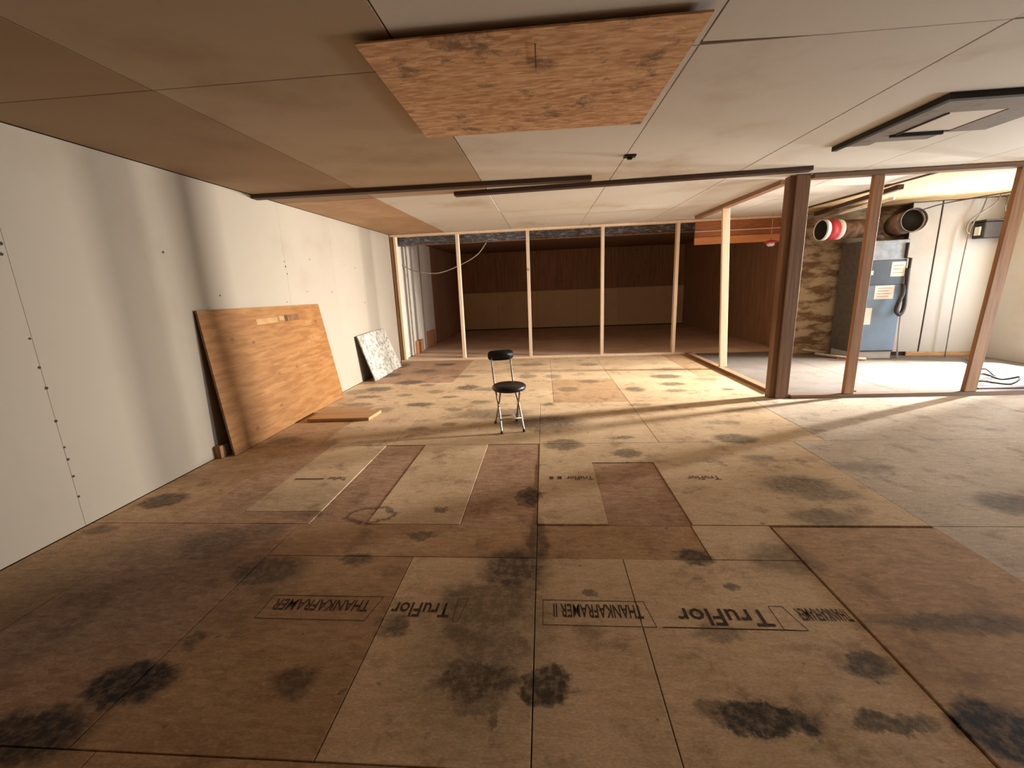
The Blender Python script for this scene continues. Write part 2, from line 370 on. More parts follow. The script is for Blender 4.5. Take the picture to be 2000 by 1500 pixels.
# dark room boards
yb = 7.45
while yb < YF:
    for a, b in ((XL, -.2), (-.2, 2.0), (2.0, 4.3)):
        bm = bmesh.new(); addbox(bm, a+G, b-G, yb+G, min(yb+.6, YF)-G, -.0155, 0, .0015); link('floor_board', bm, m_dfloor, floor)
    yb += .6

# ---- printed lettering on the sheets, upside down to the viewer
m_ink = plain('dark_brown_ink', (.075, .038, .02), .8, scale=60, vary=.3)
m_ink2 = plain('faded_ink', (.17, .09, .045), .8, scale=60, vary=.3)
def lettering(text, xr, y, width, height, mat, parent, z=.0012):
    cu = bpy.data.curves.new('lettering', 'FONT'); cu.body = text; cu.size = 1.0; cu.resolution_u = 2; cu.offset = .012
    tmp = bpy.data.objects.new('lettering', cu); C.objects.link(tmp)
    dg = bpy.context.evaluated_depsgraph_get(); me = bpy.data.meshes.new_from_object(tmp.evaluated_get(dg))
    bpy.data.objects.remove(tmp)
    xs = [v.co.x for v in me.vertices]; ys = [v.co.y for v in me.vertices]
    sx = width/(max(xs)-min(xs)); sy = height/(max(ys)-min(ys))
    off = wloc(parent)
    for v in me.vertices:
        v.co = Vector((-(v.co.x-min(xs))*sx, -(v.co.y-min(ys))*sy, 0))
    me.materials.clear(); me.materials.append(mat)
    o = bpy.data.objects.new('printed_lettering', me); C.objects.link(o); o.parent = parent
    o.location = Vector((xr, y, z)) - off
    return o
def printbox(x0, x1, y0, y1, mat, parent, slant=.02, z=.001, t=.003):
    bm = bmesh.new()
    def seg(a, b):
        d = Vector((b[0]-a[0], b[1]-a[1], 0)).normalized(); n = Vector((-d.y, d.x, 0))*t/2
        bm.faces.new([bm.verts.new(Vector((p[0], p[1], z))+q) for p, q in ((a,-n),(b,-n),(b,n),(a,n))])
    seg((x0,y0),(x1+slant,y0)); seg((x0,y1),(x1,y1)); seg((x0,y0),(x0,y1)); seg((x1+slant,y0),(x1,y1))
    return link('printed_border', bm, mat, parent)
lettering('THANKAFRAMER II', .345, 1.432, .335, .068, m_ink, P_b); printbox(-.03, .36, 1.325, 1.452, m_ink2, P_b)
lettering('TruFlor', .80, 1.422, .33, .082, m_ink, P_c); printbox(.82, .87, 1.325, 1.44, m_ink2, P_c, .03)
printbox(.40, .86, 1.325, 1.326, m_ink2, P_c, 0)
lettering('THANKAFRAMER', 1.085, 1.432, .18, .06, m_ink, P_c); 
lettering('TruFlor', -.39, 1.425, .235, .075, m_ink, P_a); printbox(-.37, -.33, 1.33, 1.45, m_ink2, P_a, -.02)
lettering('THANKAFRAMER', -.72, 1.43, .40, .06, m_ink, P_left); printbox(-1.15, -.68, 1.325, 1.452, m_ink2, P_left, -.03)
lettering('TruFlor', .29, 2.575, .17, .055, m_ink2, P_e, z=.0055); lettering('II', .09, 2.57, .08, .04, m_ink2, P_e, z=.0055)
lettering('TruFlor', 1.08, 2.575, .2, .055, m_ink2, P_f, z=.0035)
lettering('TruFlor', -1.36, 2.59, .13, .05, m_ink2, P_g); printbox(-1.72, -1.52, 2.555, 2.563, m_ink, P_g, 0, t=.007)

# ---- ceiling
def slab(name, x0, x1, y0, y1, th, lift, mat, parent=None, bevel=.0015):
    bm = bmesh.new()
    a, b = CZ(y0)+lift, CZ(y1)+lift
    hexa(bm, [(x0,y0,a),(x1,y0,a),(x1,y1,b),(x0,y1,b),(x0,y0,a+th),(x1,y0,a+th),(x1,y1,b+th),(x0,y1,b+th)], bevel)
    return link(name, bm, mat, parent)
ceiling = structure(slab('ceiling', XL-.15, XR+.15, YN-.15, YF+.15, .15, .013, m_gap, bevel=0))
XC = [XL, -1.64, -.515, .615, 1.72, 2.86, 3.74, 5.0, XR]
for a, b in zip(XC, XC[1:]):
    for y0, y1 in ((YN, -.52), (-.52, 1.915), (1.915, 4.36)):
        if a == .615 and y0 == -.52:      # the joint gapes at this sheet's corner
            bm = bmesh.new(); q = [(a+.003, y0+.003), (b-.003, y0+.003), (b-.003, y1-.003), (a+.45, y1-.004), (a+.003, y1-.026)]
            lo5 = [bm.verts.new((x, y, CZ(y))) for x, y in q]; hi5 = [bm.verts.new((x, y, CZ(y)+.0125)) for x, y in q]
            bm.faces.new(lo5[::-1]); bm.faces.new(hi5)
            for k in range(5): bm.faces.new((lo5[k], lo5[(k+1)%5], hi5[(k+1)%5], hi5[k]))
            link('ceiling_panel', bm, m_ceil, ceiling); continue
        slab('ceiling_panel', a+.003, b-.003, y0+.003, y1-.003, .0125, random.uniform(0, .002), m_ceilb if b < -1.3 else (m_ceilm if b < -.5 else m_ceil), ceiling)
    for y0, y1 in ((4.36, 5.64), (5.64, 7.47)):
        slab('ceiling_panel', a+.003, b-.003, y0+.003, y1-.003, .0125, random.uniform(0, .002), m_osbyel if a > 3.7 else (m_osbfar if b < -1.3 else m_ceil), ceiling)
for a, b in ((XL, -.2), (-.2, 2.1), (2.1, 4.3)):
    slab('ceiling_panel', a+.003, b-.003, 7.47, 10.2, .0125, 0, m_dceil, ceiling); slab('ceiling_panel', a+.003, b-.003, 10.2, YF, .0125, 0, m_dceil, ceiling)

# ---- walls
def wallx(name, x, y0, y1, th, mat):     # slab whose inner face is at x, body towards x+th
    bm = bmesh.new(); xa, xb = sorted((x, x+th))
    hexa(bm, [(xa,y0,-.016),(xb,y0,-.016),(xb,y1,-.016),(xa,y1,-.016),(xa,y0,CZ(y0)+.012),(xb,y0,CZ(y0)+.012),(xb,y1,CZ(y1)+.012),(xa,y1,CZ(y1)+.012)])
    return structure(link(name, bm, mat))
wall_left = wallx('wall_left', XL-.0135, YN, YF, -.13, m_gap)
def wpanel(y0, y1, mat, x=XL, th=.0125, z0=.004, z1=None, parent=None, name='wall_panel'):
    bm = bmesh.new(); xa, xb = x-th, x
    za = CZ(y0)-.003 if z1 is None else z1; zb = CZ(y1)-.003 if z1 is None else z1
    hexa(bm, [(xa,y0,z0),(xb,y0,z0),(xb,y1,z0),(xa,y1,z0),(xa,y0,za),(xb,y0,za),(xb,y1,zb),(xa,y1,zb)], .001)
    return link(name, bm, mat, parent)
for y0, y1 in ((YN,-.3),(-.3,1.965),(1.965,4.262),(4.262,5.28),(5.28,6.55),(6.55,7.38)):
    wpanel(y0+.0005, y1-.0005, m_wall, parent=wall_left)
# bare bays of the left wall beyond the far studs: white sheets behind grey studs
for y0, y1 in ((7.50,8.17),(8.17,9.02),(9.02,10.0)): wpanel(y0+.002, y1-.002, m_sheet, XL-.002, .010, parent=wall_left)
for yc, d in ((7.62,.05),(8.20,.075),(9.05,.09)):
    box('wall_stud', XL-.0015, XL+.018, yc-d/4, yc+d/4, 0, CZ(yc), m_grey, wall_left)
for y0, y1 in ((10.0,11.0),(11.0,12.0),(12.0,13.0)): wpanel(y0+.002, y1-.002, m_dwall, XL, .0125, parent=wall_left)
# screw heads and small holes along the drywall seams
bm = bmesh.new()
marks = [(1.96,.91),(1.97,.18),(1.955,1.06),(1.965,.80),(1.965,.62),(1.97,.47),(1.97,.40),(1.972,.30),(1.95,1.52),(1.94,1.47),(4.25,1.57),(4.26,1.52),(4.19,1.17),(4.74,1.62),(5.15,1.26),(4.60,1.27),(4.27,1.45),(5.6,1.6),(5.9,1.58),(2.85,1.55),(3.3,1.25),(6.1,1.1)]
for y, z in marks:
    r = random.uniform(.0045, .0095)
    addtube(bm, [(XL-.003, y, z), (XL+.0015, y, z)], r, 8)
nm = link('screw_marks', bm, m_gap, wall_left); nm['kind'] = 'stuff'

wall_right = bpy.data.objects.new('wall_right', None); C.objects.link(wall_right); structure(wall_right)
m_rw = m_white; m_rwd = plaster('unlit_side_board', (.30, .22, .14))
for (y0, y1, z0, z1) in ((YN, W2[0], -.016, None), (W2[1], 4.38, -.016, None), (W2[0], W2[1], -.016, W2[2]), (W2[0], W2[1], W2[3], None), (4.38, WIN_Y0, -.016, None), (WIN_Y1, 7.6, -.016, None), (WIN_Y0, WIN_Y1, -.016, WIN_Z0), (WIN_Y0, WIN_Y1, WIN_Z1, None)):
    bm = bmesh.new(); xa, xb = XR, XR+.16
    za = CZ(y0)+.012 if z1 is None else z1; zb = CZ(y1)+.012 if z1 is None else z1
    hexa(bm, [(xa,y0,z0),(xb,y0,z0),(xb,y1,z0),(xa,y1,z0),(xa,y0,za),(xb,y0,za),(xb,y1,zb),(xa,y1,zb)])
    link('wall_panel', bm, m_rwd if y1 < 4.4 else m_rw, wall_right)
win = bpy.data.objects.new('window_1', None); C.objects.link(win); structure(win); win.location = (XR+.03, (WIN_Y0+WIN_Y1)/2, WIN_Z0)
m_frame = plain('painted_window_frame', (.7, .68, .64), .5)
box('window_frame', XR, XR+.06, WIN_Y0, WIN_Y0+.035, WIN_Z0, WIN_Z1, m_frame, win)
box('window_frame', XR, XR+.06, WIN_Y1-.035, WIN_Y1, WIN_Z0, WIN_Z1, m_frame, win)
box('window_frame', XR, XR+.06, WIN_Y0+.035, WIN_Y1-.035, WIN_Z0, WIN_Z0+.035, m_frame, win)
box('window_frame', XR, XR+.06, WIN_Y0+.035, WIN_Y1-.035, WIN_Z1-.035, WIN_Z1, m_frame, win)

win2 = bpy.data.objects.new('window_2', None); C.objects.link(win2); structure(win2); win2.location = (XR+.03, 2.9, W2[2])
for a_, b_, c_, d_ in ((W2[0], W2[0]+.03, W2[2], W2[3]), (W2[1]-.03, W2[1], W2[2], W2[3]), (W2[0]+.03, W2[1]-.03, W2[2], W2[2]+.03), (W2[0]+.03, W2[1]-.03, W2[3]-.03, W2[3])):
    box('window_frame', XR, XR+.06, a_, b_, c_, d_, m_frame, win2)

def wally(name, pts, th, mat, z1=None):    # wall along a line in plan, body behind it
    (xa, ya), (xb, yb2) = pts
    bm = bmesh.new(); d = Vector((xb-xa, yb2-ya, 0)).normalized(); n = Vector((-d.y, d.x, 0))*th
    A = Vector((xa, ya, 0)); B = Vector((xb, yb2, 0)); q = [A, B, B+n, A+n]
    lo_ = [Vector((p.x, p.y, -.016)) for p in q]; hi_ = [Vector((p.x, p.y, CZ(p.y)+.012)) for p in q]
    hexa(bm, lo_+hi_)
    return structure(link(name, bm, mat))
wall_near = wally('wall_near', ((XL-.14, YN-.12), (XR+.16, YN-.12)), .12, m_dwall)
wall_far = structure(box('wall_far', XL-.14, 4.5, YF, YF+.12, -.016, CZ(YF)+.012, m_gap, bevel=0))
xs_ = [XL, -1.4, -.2, 1.0, 2.2, 3.25, 4.3]
for a, b in zip(xs_, xs_[1:]):
    box('wall_panel', a+.002, b-.002, YF-.012, YF, .03, 1.12, m_dlow, wall_far)
    box('wall_panel', a+.002, b-.002, YF-.012, YF, 1.155, CZ(YF)-.005, m_dwall, wall_far)
box('wall_rail', XL, 4.3, YF-.02, YF, 1.121, 1.154, m_dwall, wall_far)
wall_side = wallx('wall_dark_side', 4.08, 7.26, YF, .10, m_dwall)
m_stain = None
def stained():
    m, nt, b = newmat('water_stained_board'); pos = position(nt)
    n = noise(nt, mapped(nt, pos, scale=(1.2, 1.2, 3.2)), 2.2, 5, .65)
    c = mixc(nt, maprange(nt, n.outputs[0], .42, .6), (.42, .33, .21), (.15, .085, .045))
    nt.links.new(c, b.inputs['Base Color']); b.inputs['Roughness'].default_value = .85
    return m
m_stain = stained()
wall_stain = wally('wall_behind_furnace', ((3.93, 7.16), (5.45, 7.05)), .08, m_stain)
wall_ret = wally('wall_rear', ((5.22, 6.76), (XR+.02, 6.58)), .10, m_gap)
def rear_pt(t): return Vector((5.22+(XR-5.22)*t, 6.76+(6.58-6.76)*t, 0))
for t0, t1 in ((.0, .315), (.335, .995)):
    a, b = rear_pt(t0), rear_pt(t1); bm = bmesh.new()
    n = Vector((-.17, -1, 0)).normalized()*.012
    q = [a+n, b+n, b, a]
    hexa(bm, [Vector((p.x, p.y, .06)) for p in q]+[Vector((p.x, p.y, CZ(p.y)-.01)) for p in q])
    link('wall_panel', bm, m_white, wall_ret)
m_base = lumber('worn_baseboard', (.60, .38, .18), (.36, .21, .11), 0)
a, b = rear_pt(.17), rear_pt(.99)
structure(beam('baseboard_rear', a+Vector((-.002,-.024,.03)), b+Vector((-.002,-.024,.03)), .018, .06, m_base))

# ================================================================== FRAMING
SW = .042
# --- far partition
fp = thing('stud_partition', (0, 7.45, 0), 'far open stud partition of pale upright studs in front of the dark room', 'partition')
for i, x in enumerate((-1.44, -.25, .99, 2.20)):
    bm = bmesh.new(); addbox(bm, x-.026, x+.026, 7.40, 7.49, .035, CZ(7.45)-.04, .002); link('stud', bm, m_stud, fp)
box('stud', XL+.002, XL+.062, 7.395, 7.49, .035, CZ(7.45)-.04, m_studd, fp); box('stud', XL+.065, XL+.105, 7.39, 7.485, .035, CZ(7.45)-.04, m_stud, fp)
box('bottom_plate', XL+.002, 2.40, 7.40, 7.49, 0, .034, m_stud, fp)
box('top_plate', XL+.002, 3.95, 7.40, 7.49, CZ(7.4)-.039, CZ(7.4)-.003, m_stud, fp)
# --- header over the dark opening at the right of it
hd = thing('header_panel', (3.2, 7.42, 1.80), 'reddish strand board header with orange board along its lower edge, above dark opening', 'header')
box('panel', 2.46, 3.96, 7.405, 7.425, 1.91, CZ(7.4)-.042, m_osbhead, hd)
box('lower_board', 2.46, 3.96, 7.395, 7.43, 1.79, 1.905, m_orange, hd)
box('rail', 2.46, 3.96, 7.392, 7.404, 1.985, 2.0, m_stud, hd)
# --- side partition
sp = thing('stud_partition', (2.45, 5.95, 0), 'side stud partition running back from the dark corner post, with one pale stud', 'partition')
box('bottom_plate', 2.40, 2.49, 4.60, 7.385, 0, .036, m_platey, sp)
bm = bmesh.new(); hexa(bm, [(2.31,4.60,CZ(4.6)-.045),(2.40,4.60,CZ(4.6)-.045),(2.40,7.0,CZ(7.0)-.045),(2.31,7.0,CZ(7.0)-.045),(2.31,4.60,CZ(4.6)-.004),(2.40,4.60,CZ(4.6)-.004),(2.40,7.0,CZ(7.0)-.004),(2.31,7.0,CZ(7.0)-.004)], .002); link('top_plate', bm, m_platey, sp)
bm = bmesh.new(); hexa(bm, [(2.43,6.0,.037),(2.52,6.0,.037),(2.52,6.045,.037),(2.43,6.045,.037),(2.33,6.0,CZ(6)-.046),(2.42,6.0,CZ(6)-.046),(2.42,6.045,CZ(6)-.046),(2.33,6.045,CZ(6)-.046)], .002); link('stud', bm, m_stud, sp)
# --- right front partition
rp = thing('stud_partition', (4.2, 4.43, 0), 'right front stud partition with brown studs before the furnace bay', 'partition')
box('bottom_plate', 2.50, XR-.01, 4.39, 4.48, 0, .036, m_platex, rp)
box('top_plate', 2.50, XR-.01, 4.39, 4.48, CZ(4.4)-.042, CZ(4.4)-.004, m_platex, rp)
for x, xt, hw in ((3.065, 3.075, .045), (4.205, 4.31, .055)):
    bm = bmesh.new(); z0_, z1_ = .037, CZ(4.4)-.043
    hexa(bm, [(x-hw,4.40,z0_),(x+hw,4.40,z0_),(x+hw,4.445,z0_),(x-hw,4.445,z0_),(xt-hw,4.40,z1_),(xt+hw,4.40,z1_),(xt+hw,4.445,z1_),(xt-hw,4.445,z1_)], .002)
    link('stud', bm, m_studd, rp)
box('light_block_panel', 4.78, XR-.01, 4.375, 4.388, .037, CZ(4.4)-.043, m_osbfar, rp); box('stud', 4.86, 4.95, 4.40, 4.445, .037, CZ(4.4)-.043, m_studd, rp); box('stud', 5.6, 5.69, 4.40, 4.445, .037, CZ(4.4)-.043, m_studd, rp)  # out-of-view panel added to keep window light off the near floor
# --- corner post: three studs nailed together
cp = thing('corner_post', (2.38, 4.46, 0), 'dark brown corner post of three studs nailed together', 'post')
box('stud', 2.305, 2.352, 4.425, 4.515, 0, CZ(4.4)-.004, m_post, cp)
box('stud', 2.353, 2.392, 4.40, 4.49, 0, CZ(4.4)-.004, m_post, cp)
box('stud', 2.393, 2.48, 4.405, 4.443, 0, CZ(4.4)-.004, m_post, cp)
box('stud', 2.393, 2.48, 4.444, 4.482, 0, CZ(4.4)-.004, m_studd, cp)
# --- boards under the ceiling
b1 = beam('ceiling_board', (XL+.005, 3.93, CZ(3.93)-.018), (.43, 3.98, CZ(3.98)-.018), .085, .034, m_beam)
tag(b1, 'dark flat board under the ceiling, reaching from the left wall to mid room', 'board', 'dark boards under the ceiling')
b2 = beam('ceiling_board', (-.83, 4.32, CZ(4.32)-.018), (2.31, 4.12, CZ(4.12)-.018), .085, .034, m_beam)
tag(b2, 'dark flat board under the ceiling, reaching from mid room to the corner post', 'board', 'dark boards under the ceiling')
# --- plastic wrapped header in the dark room
ph = box('plastic_wrapped_header', XL+.05, 4.1, 7.78, 7.86, 2.035, CZ(7.8)-.003, m_poly)
tag(ph, 'header wrapped in crumpled grey plastic, just behind the far studs under the ceiling', 'header')
hb = box('header_trim', XL+.05, 4.1, 7.765, 7.778, 2.035, 2.05, m_studd, None)
tag(hb, 'thin brown batten along the bottom of the grey plastic header', 'batten')

# ================================================================== OBJECTS
# --- strand board sheet on the ceiling
bm = bmesh.new()
hexa(bm, [(-.64,1.655,CZ(1.65)-.026),(.575,1.655,CZ(1.65)-.024),(.565,2.69,CZ(2.69)-.020),(-.655,2.665,CZ(2.66)-.022),
          (-.64,1.655,CZ(1.65)-.020),(.575,1.655,CZ(1.65)-.016),(.565,2.69,CZ(2.69)-.006),(-.655,2.665,CZ(2.66)-.008)], .001)
hp = link('strand_board_sheet', bm, m_osbceil)
tag(hp, 'reddish brown strand board sheet fixed under the ceiling, nearest the camera', 'board')
m_darkmark = plain('dark_mark', (.07, .03, .015), .8)
box('batten', -.6, .55, 1.70, 1.74, CZ(1.7)-.0165, CZ(1.7)-.002, m_studd, hp); box('batten', -.6, .55, 2.5, 2.54, CZ(2.5)-.009, CZ(2.5)-.002, m_studd, hp)
bm = bmesh.new(); hexa(bm, [(-.013,1.74,CZ(1.74)-.0335),(-.009,1.74,CZ(1.74)-.0335),(-.009,1.92,CZ(1.92)-.0325),(-.013,1.92,CZ(1.92)-.0325),(-.013,1.74,CZ(1.74)-.03),(-.009,1.74,CZ(1.74)-.03),(-.009,1.92,CZ(1.92)-.03),(-.013,1.92,CZ(1.92)-.03)]); link('saw_cut', bm, m_darkmark, hp)
# --- ceiling patch at the right
m_hgrey = plaster('grey_mouldy_plaster', (.25, .215, .18), (.10, .08, .06), .95, 9)
m_hpale = plaster('pale_patch', (.66, .60, .52), (.45, .38, .3), .4, 2)
m_black = plain('gap_shade_black', (.02, .014, .011), .7)  # black strips stand in for the shadowed gap round the patch
hx = thing('ceiling_hatch', (2.5, 3.05, CZ(3.05)), 'square ceiling patch with black shadow gap edge, grey mouldy ring and pale middle', 'hatch')
def cslab(name, x0, x1, y0, y1, d0, d1, mat, par):
    bm = bmesh.new(); hexa(bm, [(x0,y0,CZ(y0)-d0),(x1,y0,CZ(y0)-d0),(x1,y1,CZ(y1)-d0),(x0,y1,CZ(y1)-d0),(x0,y0,CZ(y0)-d1),(x1,y0,CZ(y0)-d1),(x1,y1,CZ(y1)-d1),(x0,y1,CZ(y1)-d1)]); return link(name, bm, mat, par)
cslab('gap_shade_strip', 2.10, 2.135, 2.60, 3.52, .032, .002, m_black, hx)
cslab('gap_shade_strip', 2.136, 3.0, 2.60, 2.635, .032, .002, m_black, hx)
cslab('border', 2.137, 2.32, 2.637, 3.48, .016, .002, m_hgrey, hx); cslab('border', 2.66, 2.90, 2.637, 3.28, .012, .002, m_hgrey, hx)
cslab('border', 2.322, 2.658, 2.637, 2.87, .016, .002, m_hgrey, hx); cslab('border', 2.322, 2.658, 3.26, 3.42, .012, .002, m_hgrey, hx)
cslab('middle_panel', 2.336, 2.657, 2.885, 3.245, .008, .002, m_hpale, hx)
cslab('gap_shade_strip', 2.321, 2.335, 2.871, 3.259, .022, .002, m_black, hx); cslab('gap_shade_strip', 2.30, 2.62, 3.246, 3.262, .03, .002, m_black, hx)
# --- little bracket under the ceiling
br = thing('ceiling_bracket', (.64, 3.40, CZ(3.4)), 'tiny dark metal bracket under the ceiling seam, before the dark boards', 'bracket')
m_iron = plain('dark_iron', (.04, .035, .03), .5, .6)
box('plate', .60, .685, 3.37, 3.43, CZ(3.4)-.012, CZ(3.4)-.0005, m_iron, br); box('hook', .625, .66, 3.39, 3.41, CZ(3.4)-.028, CZ(3.4)-.0121, m_iron, br)

# --- plywood sheet leaning on the left wall
def leaning(name, y0, y1, yt0, yt1, h0, h1, xb, xt, th, mat, parent=None):
    bm = bmesh.new()
    o = Vector((-th, 0, -th*(xb-xt)/max(h0, .1)))
    A = [Vector((xb, y0, .004)), Vector((xb, y1, .004)), Vector((xt, yt1, h1)), Vector((xt, yt0, h0))]
    Bq = [p+o for p in A]
    for p in Bq: p.z = max(p.z, .0005)
    hexa(bm, [A[0], A[1], A[2], A[3], Bq[0], Bq[1], Bq[2], Bq[3]], .001)
    return link(name, bm, mat, parent)
def ply_mat():
    m, nt, b = newmat('orange_plywood'); pos = position(nt)
    n = noise(nt, mapped(nt, pos, scale=(3, 1.2, 9)), 3.0, 5, .6)
    kn = voro(nt, mapped(nt, pos, scale=(3, 4.0, 6.5)), 1.0)
    c = mixc(nt, maprange(nt, n.outputs[0], .35, .65), (.20, .078, .016), (.275, .125, .033))
    c = mixc(nt, maprange(nt, kn.outputs[0], .05, .15, .75, 0), c, (.10, .04, .013))
    st = noise(nt, mapped(nt, pos, scale=(1, .5, 3)), 6, 3)
    c = mixc(nt, maprange(nt, st.outputs[0], .58, .68, 0, .35), c, (.36, .20, .08))
    nt.links.new(c, b.inputs['Base Color']); b.inputs['Roughness'].default_value = .5
    return m
m_ply = ply_mat()
ply = thing('plywood_sheet', (-2.45, 4.1, 0), 'large orange plywood sheet with a small cut notch, leaning on the left wall', 'board')
XB, XT = -2.47, -2.572
shp = leaning('sheet', 2.98, 4.86, 3.0, 4.74, 1.145, 1.13, XB, XT, .018, m_ply, ply)
def on_ply(y, z): return Vector((XB+(XT-XB)*z/1.14, y, z))
def plypatch(name, y0, y1, z0, z1, t, mat):
    bm = bmesh.new(); q = [on_ply(y0, z0), on_ply(y1, z0), on_ply(y1, z1), on_ply(y0, z1)]
    n = Vector((1.14, 0, .16)).normalized()
    hexa(bm, [p+n*.0008 for p in q]+[p+n*t for p in q]); return link(name, bm, mat, ply)
m_plyl = plain('bright_patch', (.36, .21, .08), .5); m_plyd = plain('brown_patch', (.17, .07, .022), .5)
plypatch('patch', 3.62, 3.93, .985, 1.035, .002, m_plyl); plypatch('notch', 4.05, 4.10, .985, 1.045, .002, m_darkmark)
plypatch('patch', 4.12, 4.29, .985, 1.045, .002, m_plyd); plypatch('patch', 3.96, 4.04, 1.0, 1.04, .002, m_plyl)
# --- speckled board leaning further back
def speck():
    m, nt, b = newmat('speckled_white_board'); pos = position(nt)
    n = noise(nt, pos, 16, 4, .7); n2 = noise(nt, mapped(nt, pos, scale=(1, 1, .35)), 9, 4, .7)
    c = mixc(nt, maprange(nt, n.outputs[0], .46, .60), (.44, .41, .355), (.22, .185, .145))
    nt.links.new(c, b.inputs['Base Color']); b.inputs['Roughness'].default_value = .7
    return m
m_speck = speck()
sb = thing('speckled_board', (-2.5, 6.5, 0), 'small white speckled board split down its middle, leaning by the far left stud', 'board')
leaning('half_board', 5.72, 6.42, 5.60, 6.22, .66, .68, -2.41, -2.55, .016, m_speck, sb)
leaning('half_board', 6.43, 6.9, 6.24, 6.6, .665, .675, -2.425, -2.56, .016, m_speck, sb)
# --- board lying on the floor
m_flat = lumber('honey_board', (.46, .25, .10), (.36, .18, .07), 0)
bm = bmesh.new()
q = [(-2.36,3.84),(-1.74,3.86),(-1.715,4.13),(-2.36,4.18)]
hexa(bm, [(x, y, .002) for x, y in q]+[(x, y, .032) for x, y in q], .002)
fb = link('loose_board', bm, m_flat); tag(fb, 'short honey coloured board lying on the floor at the foot of the plywood sheet', 'board')
# --- little block at the wall foot
wb = thing('wood_block', (-2.56, 2.98, 0), 'little brown wooden block on the floor at the left wall beside the plywood sheet', 'block')
box('block', -2.597, -2.545, 2.93, 2.97, .001, .10, m_studd, wb); box('end_piece', -2.597, -2.55, 2.972, 3.03, .001, .085, m_wall, wb)
# --- orange offcuts under the grey studs
m_off = lumber('orange_offcut', (.62, .30, .15), (.50, .22, .10), 2)
for (y, dy, h, lab) in ((8.55, .46, .26, 'orange wood offcut standing against the left wall, nearer of two beyond far studs'), (9.5, .6, .36, 'orange wood offcut standing against the left wall, farther of two beyond far studs')):
    o = box('wood_offcut', XL+.001, XL+.04, y-dy/2, y+dy/2, .001, h, m_off, bevel=.004); tag(o, lab, 'offcut', 'orange offcuts by the left wall')

# --- folding chair
m_vinyl = plain('black_vinyl', (.022, .017, .016), .35, 0, .2)
m_chrome = plain('dull_chrome', (.48, .43, .37), .32, .9)
m_foot = plain('grey_rubber', (.06, .055, .05), .8)
cx, cy = -.335, 3.60
ch = thing('folding_chair', (cx, cy, 0), 'small folding chair with round black seat and pill shaped backrest, alone mid floor', 'chair')
ang = math.radians(15)
fx, fy = math.sin(ang), -math.cos(ang)            # forward
sx, sy = math.cos(ang), math.sin(ang)             # towards the chair's side, right in the picture
def cpnt(s, f, z): return Vector((cx+sx*s+fx*f, cy+sy*s+fy*f, z))
bm = bmesh.new()
prof = [(0,.345),(.120,.345),(.140,.352),(.150,.368),(.147,.386),(.132,.398),(.09,.404),(0,.406)]
seg = 32; rings = []
for r, z in prof:
    rings.append([bm.verts.new(cpnt(r*math.cos(2*math.pi*k/seg)+.012, r*math.sin(2*math.pi*k/seg)+.01, z)) for k in range(seg)] if r else [bm.verts.new(cpnt(.012, .01, z))])
for A, B in zip(rings, rings[1:]):
    for k in range(seg):
        if len(A) == 1: bm.faces.new((A[0], B[(k+1)%seg], B[k]))
        elif len(B) == 1: bm.faces.new((A[k], A[(k+1)%seg], B[0]))
        else: bm.faces.new((A[k], A[(k+1)%seg], B[(k+1)%seg], B[k]))
link('seat', bm, m_vinyl, ch, True)
for s, nm_ in ((-1, 'left'), (1, 'right')):
    w0 = .085; lg = tube('front_leg', [cpnt(s*w0-.03, -.115, .62), cpnt(s*w0-.02, -.07, .40), cpnt(s*w0+.006*s, .04, .20), cpnt(s*(w0+.012)+.005, .155, .012)], .0085, m_chrome, ch, 10, True)
    tube('foot', [cpnt(s*(w0+.012)+.005, .155, .022), cpnt(s*(w0+.012)+.006, .158, .0)], .012, m_foot, lg, 10)
    rl = tube('rear_leg', [cpnt(s*.085+.005, .09, .345), cpnt(s*.088, 0, .20), cpnt(s*.10, -.15, .012)], .0085, m_chrome, ch, 10, True)
    tube('foot', [cpnt(s*.10, -.149, .022), cpnt(s*.10, -.152, 0)], .012, m_foot, rl, 10)
tube('front_rail', [cpnt(-.085, .10, .11), cpnt(.092, .10, .11)], .006, m_chrome, ch)
tube('rear_rail', [cpnt(-.095, -.09, .085), cpnt(.095, -.09, .085)], .006, m_chrome, ch)
# backrest: rounded pad
bm = bmesh.new(); N = 28; ringsb = []
for d, k in ((-.016, .86), (-.009, 1.0), (.009, 1.0), (.016, .86)):
    ring = []
    for i in range(N):
        t = 2*math.pi*i/N; c_, s_ = math.cos(t), math.sin(t)
        px = math.copysign(abs(c_)**.45, c_)*.115*(.92+.08*k); pz = math.copysign(abs(s_)**.55, s_)*.046*k
        ring.append(bm.verts.new(cpnt(px-.03, -.115+d-.9*px*px, .64+pz)))
    ringsb.append(ring)
for A, B in zip(ringsb, ringsb[1:]):
    for i in range(N): bm.faces.new((A[i], A[(i+1)%N], B[(i+1)%N], B[i]))
bm.faces.new(ringsb[0][::-1]); bm.faces.new(ringsb[-1])
link('backrest', bm, m_vinyl, ch, True)

